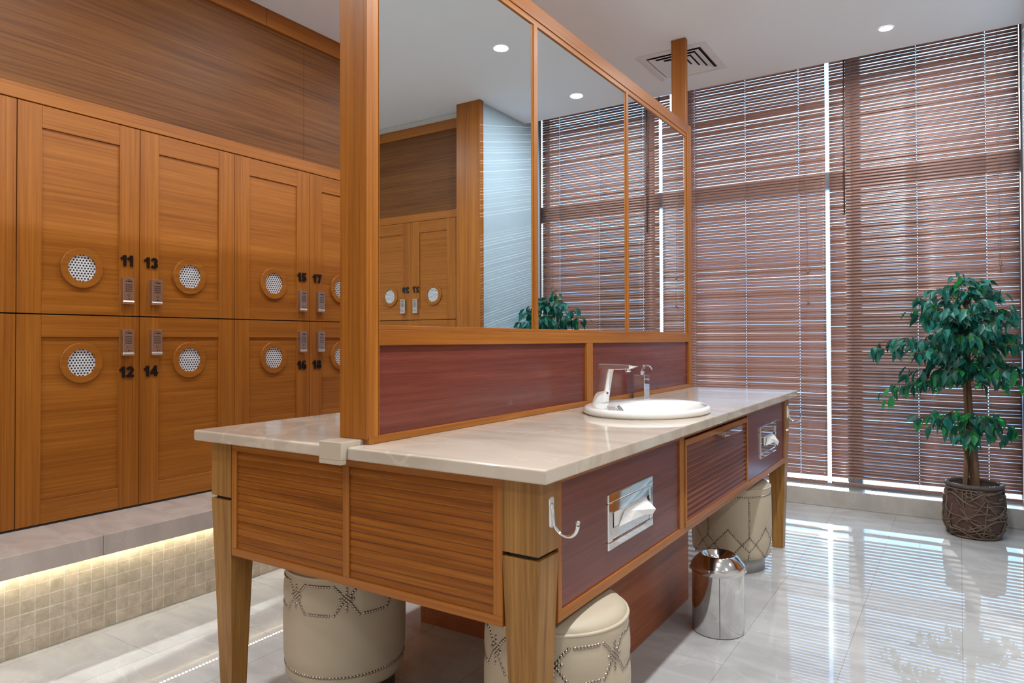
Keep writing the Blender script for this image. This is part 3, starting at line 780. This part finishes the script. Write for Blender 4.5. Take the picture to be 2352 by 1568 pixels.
def nails(pattern, a0):
    R = .2; P = []
    def line(a, z, b, y, n):
        for k in range(n+1): P.append((a+(b-a)*k/n, z+(y-z)*k/n))
    if pattern == 'star':
        n = 7; st = 2*PI/n; zc = .358
        for k in range(n):
            a = a0+k*st
            for dz in (-.034, -.023, -.0115, 0, .0115, .023, .034): P.append((a, zc+dz))
            for da in (-.108, -.066, .066, .108): P.append((a+da, zc+.001))
            for q in (1, 2):
                for s1 in (-1, 1):
                    for s2 in (-1, 1): P.append((a+s1*.034*q, zc+s2*.006*q))
            for s2, zz in ((1, .040), (-1, -.048)):
                line(a+.10, zc+s2*.021, a+.20*st+.02, zc+zz, 3); line(a+.28*st+.03, zc+zz, a+.72*st-.03, zc+zz, 7); line(a+.80*st-.02, zc+zz, a+st-.10, zc+s2*.021, 3)
        for k in range(112): P.append((2*PI*k/112, .118))
    else:
        n = 6; st = 2*PI/n; zc = .150; b = st*.65
        for k in range(n):
            a = a0+k*st                              # left crossing of the big diamond
            for s2 in (-1, 1):
                line(a, zc, a+b/2, zc+s2*.072, 9); line(a+b/2, zc+s2*.072, a+b, zc, 9)
                line(a+b, zc, a+(b+st)/2, zc+s2*.034, 4); line(a+(b+st)/2, zc+s2*.034, a+st, zc, 4)
            mid = a+(b+st)/2
            line(mid, zc+.044, mid, .372, 17); line(mid, zc-.045, mid, zc-.072, 3)
        for k in range(112): P.append((2*PI*k/112, .383))
    return P
def toward(c): return math.atan2(-c[1], -c[0])
c = (-1.743, 1.663); stool(c, STBASE, 'star', toward(c)+math.radians(1), 'cream leather studded stool at the left front leg of the vanity')
c = (-.935, 1.671); stool(c, STBASE, 'star', toward(c)+math.radians(-2.7), 'cream leather studded stool behind the right front leg', H=.428)
c = (-1.004, 3.645); stool(c, STBASEG, 'diamond', toward(c)+math.radians(-23.4), 'cream leather stool with diamond studding by the far leg', H=.415)

# ------------------------------------------------------------------ bin
bn = thing('waste_bin', (-.822, 2.79, 0), 'small polished steel round waste bin on the floor by the vanity', 'bin')
c = (-.822, 2.79, 0)
m = MB(); m.lathe(c, [(.098, .001), (.101, .004), (.101, .248)], 64, cap0=True); b_ = m.build('body', STEEL, bn)
a = toward(c)+.06
m = MB(); m.box(-.0012, .0012, -.0006, .0006, .006, .236)
m.v = [(c[0]+.1012*math.cos(a)-y*math.cos(a)*0-x*math.sin(a), c[1]+.1012*math.sin(a)+x*math.cos(a), z) for x, y, z in m.v]; 
m.build('seam', plain('seam shadow', (.12, .11, .10), .4, metal=.6), b_)
m = MB(); m.lathe(c, [(.1015, .236), (.1045, .238), (.1045, .262), (.1025, .266), (.085, .288), (.070, .302), (.066, .304), (.062, .3015), (.048, .287), (.037, .279), (.034, .262)], 64); m.build('lid', STEEL, bn)
m = MB(); m.lathe(c, [(.001, .24), (.09, .24)], 32); m.build('dark_inside', HOLE, bn)  # flat dark disc stands in for the shade inside the bin
for s_ in (1, -1):
    aa = toward(c)+s_*1.45; m = MB()
    m.dome((c[0]+.1035*math.cos(aa), c[1]+.1035*math.sin(aa), .246), (math.cos(aa), math.sin(aa), 0), .010, .008, 12, 2)
    m.build('pivot_stud', STEEL, bn)

# ------------------------------------------------------------------ blinds
def blind(x0, x1, ladders, holes, wand_x, cord_x, knobs, seed, label):
    rnd = random.Random(seed); YB = 5.272
    t = thing('wooden_blind', ((x0+x1)/2, YB, .16), label, 'blind', 'wooden venetian blinds across the window')
    pitch = .0213; z = .2155; m = MB(); wdt = .0250
    cuts = sorted(ladders+holes)
    xs = {x0, x1}
    for c in cuts: xs |= {c-.0021, c+.0021}
    k = x0
    while k < x1:
        if all(abs(k-c) > .02 for c in cuts): xs.add(k)
        k += .09
    xs = sorted(xs)
    phase = [rnd.uniform(0, 6.28) for _ in range(200)]
    row = 0
    while z < 3.24:
        up = min(1, max(0, (z-1.4)/1.2))
        gap = .0009+.0017*up+max(-.0005, rnd.gauss(0, .0002+.0012*up)); q = (pitch-gap)/wdt   # opening seen from eye height
        am = math.atan((z-1.16)/5.3)
        base = math.degrees(math.asin(min(1, q*math.cos(am)))+am)
        loose = rnd.random() < (.03+.16*up)
        p1, p2 = rnd.uniform(0, 6.28), rnd.uniform(0, 6.28)
        dz = rnd.gauss(0, .0005+.0006*up)
        i = len(m.v)
        for x in xs:
            u = (x-x0)/(x1-x0)
            th = base+1.2*math.sin(u*5+p1)*(.3+up)
            if loose: th -= 4.5*max(0, math.sin(u*4.2+p2))**.6
            th = math.radians(th); ct_, st_ = math.cos(th), math.sin(th)
            for s_ in (-1, -.42, .05, .42, 1):
                h = s_*wdt/2; cr = .0016*(1-s_*s_)
                # room edge is low: y falls as z falls; crown faces the room
                m.v.append((x, YB+h*ct_-cr*st_, z+dz+h*st_+cr*ct_))
        for a in range(len(xs)-1):
            ishole = any(abs((xs[a]+xs[a+1])/2-c) < .001 for c in cuts)
            for b in range(4):
                if ishole and b in (1, 2): continue   # route hole of the ladder cord
                q = i+a*5+b; m.f.append((q, q+5, q+6, q+1)); m.m.append(0); m.sm.append(True)
        z += pitch; row += 1
    m.build('slats', SLAT, t, solid=.0011, recalc=False)
    B(x0, x1, YB-.012, YB+.012, .158, .176).build('bottom_rail', SLAT, t, bevel=.003)
    B(x0, x1, YB-.02, YB+.022, 3.25, 3.299).build('head_rail', SLAT, t)
    for c in ladders:
        m = MB()
        for dy in (-.0075, .0115): m.tube([(c-.0022, YB+dy, .165), (c-.0022, YB+dy, 3.25)], .0006, 5)
        m.tube([(c, YB, .17), (c, YB, 3.25)], .0005, 5)
        m.dome((c, YB-.004, .158), (0, 0, -1), .006, .008, 10, 2)
        m.build('ladder_cord', CORD, t)
    if wand_x is not None:
        m = MB(); m.tube([(wand_x, YB-.020, 3.24), (wand_x-.001, YB-.022, 2.03)], .0052, 8); m.dome((wand_x-.001, YB-.022, 2.03), (0, 0, -1), .006, .012, 8, 2)
        m.build('tilt_wand', WANDM, t)
    if cord_x is not None:
        for j, (kx, kz) in enumerate(knobs):
            m = MB(); m.tube([(cord_x+.004*j, YB-.018, 3.24), (cord_x+.004*j, YB-.019, 2.4), (kx, YB-.020, kz+.02)], .0008, 5)
            pc = m.build('pull_cord', CORD, t)
            m = MB(); m.lathe((kx, YB-.020, kz-.012), [(.001, 0), (.007, .003), (.008, .012), (.005, .022), (.007, .028), (.002, .034)], 14); m.build('knob', CORD, pc)
    return t
S = 5.272/5.25
blind(-.752*S, .318*S, [-.614*S, -.227*S, .148*S], [], -.655*S, .207*S, [(.211*S, 1.59), (.219*S, 1.62)], 11, 'brown wooden blind in the corner behind the potted tree')
blind(-1.878*S, -.778*S, [-1.705*S, -1.323*S, -.952*S], [], -1.80*S, -.905*S, [(-.893*S, 1.64), (-.891*S, 1.42)], 23, 'brown wooden blind between the mirror post and the bright slit')
blind(-3.02*S, -1.902*S, [-2.86*S, -2.45*S, -2.04*S], [], -1.984*S, None, [], 37, 'brown wooden blind mostly hidden behind the mirror partition')

# ------------------------------------------------------------------ ceiling fixtures
def downlight(x, y, label):
    t = thing('ceiling_downlight', (x, y, 3.0), label, 'light', 'round recessed ceiling lights')
    m = MB(); m.lathe((x, y, 0), [(.042, 2.9995), (.0415, 2.9965), (.037, 2.9955), (.036, 2.9975)], 40); m.build('trim_ring', PLASTICW, t)
    m = MB(); m.quad([(x+.0365*math.cos(2*PI*k/32), y+.0365*math.sin(2*PI*k/32), 2.9975) for k in range(32)]); m.build('lens', LAMPON, t)
downlight(-.350, 4.630, 'round recessed ceiling light nearest the blinds')
downlight(-.348, 3.610, 'round recessed ceiling light seen only in the mirror')

av = thing('air_vent', (-1.532, 4.462, 3.0), 'square white ceiling air vent beside the far mirror post', 'vent')
vx0, vx1, vy0, vy1 = -1.763, -1.302, 4.222, 4.702
def sq(m, o, z0, i_, z1, mat=0):
    """square ring sloping from inset o at height z0 to inset i_ at z1"""
    A = [(vx0+o, vy0+o, z0), (vx1-o, vy0+o, z0), (vx1-o, vy1-o, z0), (vx0+o, vy1-o, z0)]
    C = [(vx0+i_, vy0+i_, z1), (vx1-i_, vy0+i_, z1), (vx1-i_, vy1-i_, z1), (vx0+i_, vy1-i_, z1)]
    for k in range(4): m.quad([A[k], A[(k+1) % 4], C[(k+1) % 4], C[k]], mat)
m = MB(); sq(m, 0, 2.9995, 0, 2.993); sq(m, 0, 2.993, .040, 2.990); sq(m, .040, 2.990, .048, 2.994); sq(m, .048, 2.994, .052, 2.9985)
fr = m.build('frame', PLASTICW, av)
m = MB(); m.quad([(vx0+.03, vy0+.03, 2.9992), (vx1-.03, vy0+.03, 2.9992), (vx1-.03, vy1-.03, 2.9992), (vx0+.03, vy1-.03, 2.9992)]); m.build('duct_void', HOLE, av)
for k in range(4):
    o = .064+.040*k
    m = MB(); sq(m, o, 2.989, o+.034, 2.9985); m.build('louvre_ring', PLASTICW, av, solid=.0012)
for px, py in (((vx0+vx1)/2, vy0+.02), ((vx0+vx1)/2, vy1-.02), (vx0+.02, (vy0+vy1)/2), (vx1-.02, (vy0+vy1)/2)):
    m = MB(); m.dome((px, py, 2.9915), (0, 0, -1), .004, .0015, 8, 1); m.build('screw', STEEL, fr)

# ------------------------------------------------------------------ potted tree
pc = Vector((.064, 4.945, 0))
pt = thing('potted_tree', tuple(pc), 'leafy green ficus tree in a vine woven basket by the blinds', 'plant')
rnd = random.Random(5)
prof = [(.118, .0), (.132, .012), (.146, .05), (.153, .10), (.152, .17), (.146, .23), (.140, .275), (.139, .295)]
m = MB(); m.lathe(tuple(pc), prof, 48, cap0=True, fn=lambda r, z, a: r+.003*math.sin(a*7+z*40)+.002*math.sin(a*13)); 
m.lathe(tuple(pc), [(.139, .295), (.128, .295), (.126, .24)], 48)
bk = m.build('basket', BASK, pt)
def brad(z):
    for (r0, z0), (r1, z1) in zip(prof, prof[1:]):
        if z0 <= z <= z1: return r0+(r1-r0)*(z-z0)/(z1-z0)
    return .139
m = MB()
for k in range(125):
    a = rnd.uniform(0, 6.28); z = rnd.uniform(.02, .27); da = rnd.uniform(.5, 1.5)*rnd.choice((-1, 1)); dz = rnd.gauss(0, .10)
    if k % 6 == 0: da *= .15; dz = rnd.choice((-.2, .2))
    ph = rnd.uniform(0, 6); pts = []
    for i in range(13):
        u = i/12; zz = min(.282, max(.010, z+dz*u+.014*math.sin(u*6+ph))); aa = a+da*u
        r = brad(zz)+.004+.004*math.sin(u*9+ph)
        pts.append((pc.x+r*math.cos(aa), pc.y+r*math.sin(aa), zz))
    m.tube(pts, rnd.uniform(.0022, .0052), 6)
m.build('vine_weave', VINE, bk)
m = MB()
for s_ in range(3):
    m.tube([(pc.x+(.140+.006*math.cos(k*.9+s_*2.09))*math.cos(2*PI*k/140), pc.y+(.140+.006*math.cos(k*.9+s_*2.09))*math.sin(2*PI*k/140), .302+.006*math.sin(k*.9+s_*2.09)) for k in range(140)], .0068, 7, closed=True)
m.build('rope_rim', ROPE, bk)
m = MB(); m.lathe((pc.x, pc.y, 0), [(.001, .262), (.06, .264), (.127, .258)], 32); m.build('moss', SOIL, pt)
# twisted stems
def stem(p0, p1, tw, amp, r0, r1, n=26, ph=0):
    pts = []; rs = []
    for i in range(n+1):
        u = i/n; p = Vector(p0).lerp(Vector(p1), u)
        p += Vector((amp*math.sin(u*tw+ph), amp*math.cos(u*tw+ph), 0))*math.sin(PI*min(1, u*1.1))
        pts.append(p); rs.append(r0+(r1-r0)*u)
    return pts, rs
top = Vector((.030, 4.925, 1.36))
m = MB(); STEMS = []
for p0, p1, tw, amp, r0, r1, ph in (((.024, 4.93, .25), (.026, 4.93, 1.30), 5, .010, .0150, .011, 0), ((.078, 4.925, .25), (.036, 4.92, 1.38), 4.4, .012, .0180, .011, 2.2), ((.020, 4.905, .25), (.045, 4.94, 1.12), 9, .024, .0058, .005, 1), ((.060, 4.96, .25), (.02, 4.95, 1.2), 7, .012, .010, .007, 4)):
    pts, rs = stem(p0, p1, tw, amp, r0, r1, ph=ph); m.tube(pts, rs, 9)
trunk = m.build('trunk', BARK, pt)
fol = MB(); twig = MB()
def leaf(p, d, L, wd, mat):
    d = d.normalized(); up = Vector((0, 0, 1))
    s_ = d.cross(up)
    if s_.length < .1: s_ = Vector((rnd.uniform(-1, 1), rnd.uniform(-1, 1), 0))
    s_.normalize(); s_.rotate(Matrix.Rotation(rnd.uniform(-.9, .9), 3, d)); nn = s_.cross(d)
    i = len(fol.v); curl = rnd.uniform(.10, .45)
    for u, hw in ((0, .06), (.18, .62), (.42, 1), (.68, .72), (.88, .26), (1, .02)):
        c = p+d*(L*u)-nn*(L*curl*u*u)
        for q in (-1, 0, 1): fol.v.append(tuple(c+s_*(q*hw*wd/2)+nn*(.18*wd*abs(q)*hw)))
    for a in range(5):
        for b in range(2):
            q = i+a*3+b; fol.f.append((q, q+3, q+4, q+1)); fol.m.append(mat); fol.sm.append(True)
def branch(p0, p1, sag, nl, leaves_from=.25, spread=1.0, fresh=.1):
    p0, p1 = Vector(p0), Vector(p1); n = 10; pts = []
    mid = (p0+p1)/2+Vector((0, 0, sag))
    for i in range(n+1):
        u = i/n; pts.append(p0*(1-u)**2+mid*(2*u*(1-u))+p1*u*u)
    twig.tube(pts, [.0035*(1-.7*i/n) for i in range(n+1)], 5)
    for k in range(nl):
        u = leaves_from+(1-leaves_from)*(k+rnd.random()*.8)/nl; u = min(u, 1)
        j = min(int(u*n), n-1); f = u*n-j; p = pts[j].lerp(pts[j+1], f); tg = (pts[j+1]-pts[j]).normalized()
        off = Vector((rnd.gauss(0, .022*spread), rnd.gauss(0, .022*spread), rnd.gauss(0, .014*spread)))
        q = p+off
        if q.x > XR-.045: q.x = XR-.045-rnd.random()*.03
        if q.y > 5.20: q.y = 5.20-rnd.random()*.05
        d = tg*.5+Vector((rnd.uniform(-1, 1), rnd.uniform(-1, 1), rnd.uniform(-1.0, .1)))*.9+Vector((0, 0, -.55))
        if off.length > .012: twig.tube([p, q], .0009, 4, caps=False)
        r = rnd.random(); mat = 2 if r < fresh else (1 if r < .48 else 0)
        L = rnd.uniform(.056, .086)
        e = q+d.normalized()*L
        if e.x > XR-.008: d.x = -abs(d.x)*.5
        if e.y > 5.235: d.y = -abs(d.y)*.5
        leaf(q, d, L, L*rnd.uniform(.40, .54), mat)
T = lambda z: Vector((.03, 4.925, z))
# branches whose tips make the outline seen in the photograph
tips = [((-.45, 4.86, 1.10), .95, .10, 34), ((-.40, 4.95, 1.15), 1.0, .10, 30), ((-.30, 4.72, 1.15), 1.02, .10, 30), ((-.34, 4.80, .84), .92, .09, 30), ((-.42, 4.88, .80), .90, .10, 22),
        ((-.28, 4.85, .95), .95, .07, 26), ((-.22, 4.88, 1.40), 1.22, .07, 30), ((-.12, 4.80, 1.46), 1.28, .07, 28), ((-.25, 4.95, 1.33), 1.2, .06, 22), ((0, 4.92, 1.54), 1.34, .03, 26), ((.06, 4.86, 1.50), 1.32, .04, 24), ((.14, 4.90, 1.50), 1.33, .05, 30), ((.20, 4.82, 1.44), 1.28, .06, 28),
        ((.25, 4.95, 1.34), 1.2, .07, 30), ((.27, 4.78, 1.30), 1.15, .08, 34), ((.28, 4.90, 1.18), 1.05, .09, 34), ((.27, 4.70, 1.12), 1.0, .10, 34), ((.27, 4.84, 1.00), .92, .09, 30), ((.22, 4.66, .98), .9, .08, 26), ((.28, 4.95, .92), .85, .08, 22),
        ((-.10, 4.58, 1.20), 1.05, .10, 36), ((.05, 4.54, 1.16), 1.05, .10, 36), ((-.20, 4.62, 1.08), .98, .09, 32), ((.16, 4.56, 1.24), 1.1, .09, 34), ((-.04, 4.66, 1.34), 1.2, .07, 32), ((.12, 4.68, 1.38), 1.22, .06, 30), ((-.15, 4.72, 1.28), 1.15, .07, 30),
        ((-.05, 4.70, .96), .92, .08, 30), ((-.08, 4.78, .93), .98, .06, 26), ((.14, 5.05, 1.22), 1.1, .08, 22), ((-.12, 5.10, 1.18), 1.05, .08, 22), ((.0, 5.12, 1.32), 1.2, .06, 18),
        ((-.24, 4.86, .66), .70, .08, 22), ((-.12, 4.80, .66), .70, .07, 22), ((.02, 4.80, .57), .66, .04, 26), ((.08, 4.84, .56), .66, .04, 22), ((-.02, 4.86, .60), .68, .03, 18), ((.20, 4.84, .60), .68, .09, 24), ((.28, 4.86, .62), .70, .09, 22), ((.14, 4.80, .66), .7, .06, 18)]
for tip, z0, sag, nl in tips:
    branch(T(z0), tip, sag, nl, fresh=.30 if tip[2] < .9 else .10)
for k in range(16):
    a = rnd.uniform(0, 6.28); r = rnd.uniform(.12, .26); z = rnd.uniform(.98, 1.38)
    branch(T(z-.12), (min(.28, .03+r*math.cos(a)), min(5.18, 4.9+r*math.sin(a)), z), .05, 22)
twig.build('twigs', BARK, pt); fol.build('foliage', LEAVES, pt, recalc=False)

# ------------------------------------------------------------------ lights
def lamp(x, y, p, z=2.99, size=.09, col=(.90, .955, 1)):
    l = bpy.data.lights.new('downlight_fill_lamp', 'AREA'); l.shape = 'DISK'; l.size = size; l.energy = p; l.color = col
    o = bpy.data.objects.new('downlight_fill_lamp', l); o.location = (x, y, z); COL.objects.link(o)
    return o
LP = 16.5
for q, (x, y) in enumerate(((-.35, 4.63), (-.348, 3.61), (-.35, 2.6), (-.35, 1.6), (-.35, .5), (-.35, -.7), (-2.35, 3.9), (-2.35, 2.6), (-2.35, 1.4), (-2.35, .2), (-2.35, -1), (1.5, 3.2), (1.5, 1.6), (1.5, 0))):  # only the first two are modelled downlights; the rest are unseen, added fill
    lamp(x, y, LP*(2.2 if q == 3 else .85), z=2.994)
s = bpy.data.lights.new('sun', 'SUN'); s.energy = 12; s.angle = math.radians(.53); s.color = (1, .93, .82)
o = bpy.data.objects.new('sun', s); COL.objects.link(o)
az, el = math.radians(8.4), math.radians(13.3)
d = Vector((math.sin(az)*math.cos(el), -math.cos(az)*math.cos(el), -math.sin(el)))
o.rotation_euler = d.to_track_quat('-Z', 'Y').to_euler()
w = bpy.data.worlds.new('sky'); SC.world = w; w.use_nodes = True
nt = w.node_tree; bg = nt.nodes['Background']; bg.inputs[0].default_value = (.42, .69, 1.0, 1)
tc = nt.nodes.new('ShaderNodeTexCoord'); sx = nt.nodes.new('ShaderNodeSeparateXYZ'); mr = nt.nodes.new('ShaderNodeMapRange')
mr.inputs['From Min'].default_value = .45; mr.inputs['From Max'].default_value = .92; mr.inputs['To Min'].default_value = 4.6; mr.inputs['To Max'].default_value = 16
nt.links.new(tc.outputs['Generated'], sx.inputs[0]); nt.links.new(sx.outputs[2], mr.inputs['Value']); nt.links.new(mr.outputs[0], bg.inputs[1])   # hazy sky, brighter overhead

# ------------------------------------------------------------------ camera
F = 1591.668; YAW = math.radians(-32.849); PIT = math.radians(.699); ROL = math.radians(-.148); CY = 761.44
r = Vector((math.cos(YAW), -math.sin(YAW), 0)); f = Vector((math.sin(YAW), math.cos(YAW), 0)); u = Vector((0, 0, 1))
f2 = f*math.cos(PIT)+u*math.sin(PIT); u2 = u*math.cos(PIT)-f*math.sin(PIT)
r3 = r*math.cos(ROL)+u2*math.sin(ROL); u3 = u2*math.cos(ROL)-r*math.sin(ROL)
cam = bpy.data.cameras.new('camera'); co = bpy.data.objects.new('camera', cam); COL.objects.link(co)
cam.sensor_fit = 'HORIZONTAL'; cam.sensor_width = 36; cam.lens = F/2352*36; cam.shift_y = (CY-784)/2352
M = Matrix((r3, u3, -f2)).transposed().to_4x4(); M.translation = (0, 0, 1.16); co.matrix_world = M
cam.clip_start = .02
SC.camera = co
SC.view_settings.view_transform = 'Standard'; SC.view_settings.look = 'None'
SC.view_settings.exposure = 0; SC.view_settings.gamma = 1; SC.view_settings.use_curve_mapping = False
SC.cycles.use_denoising = True
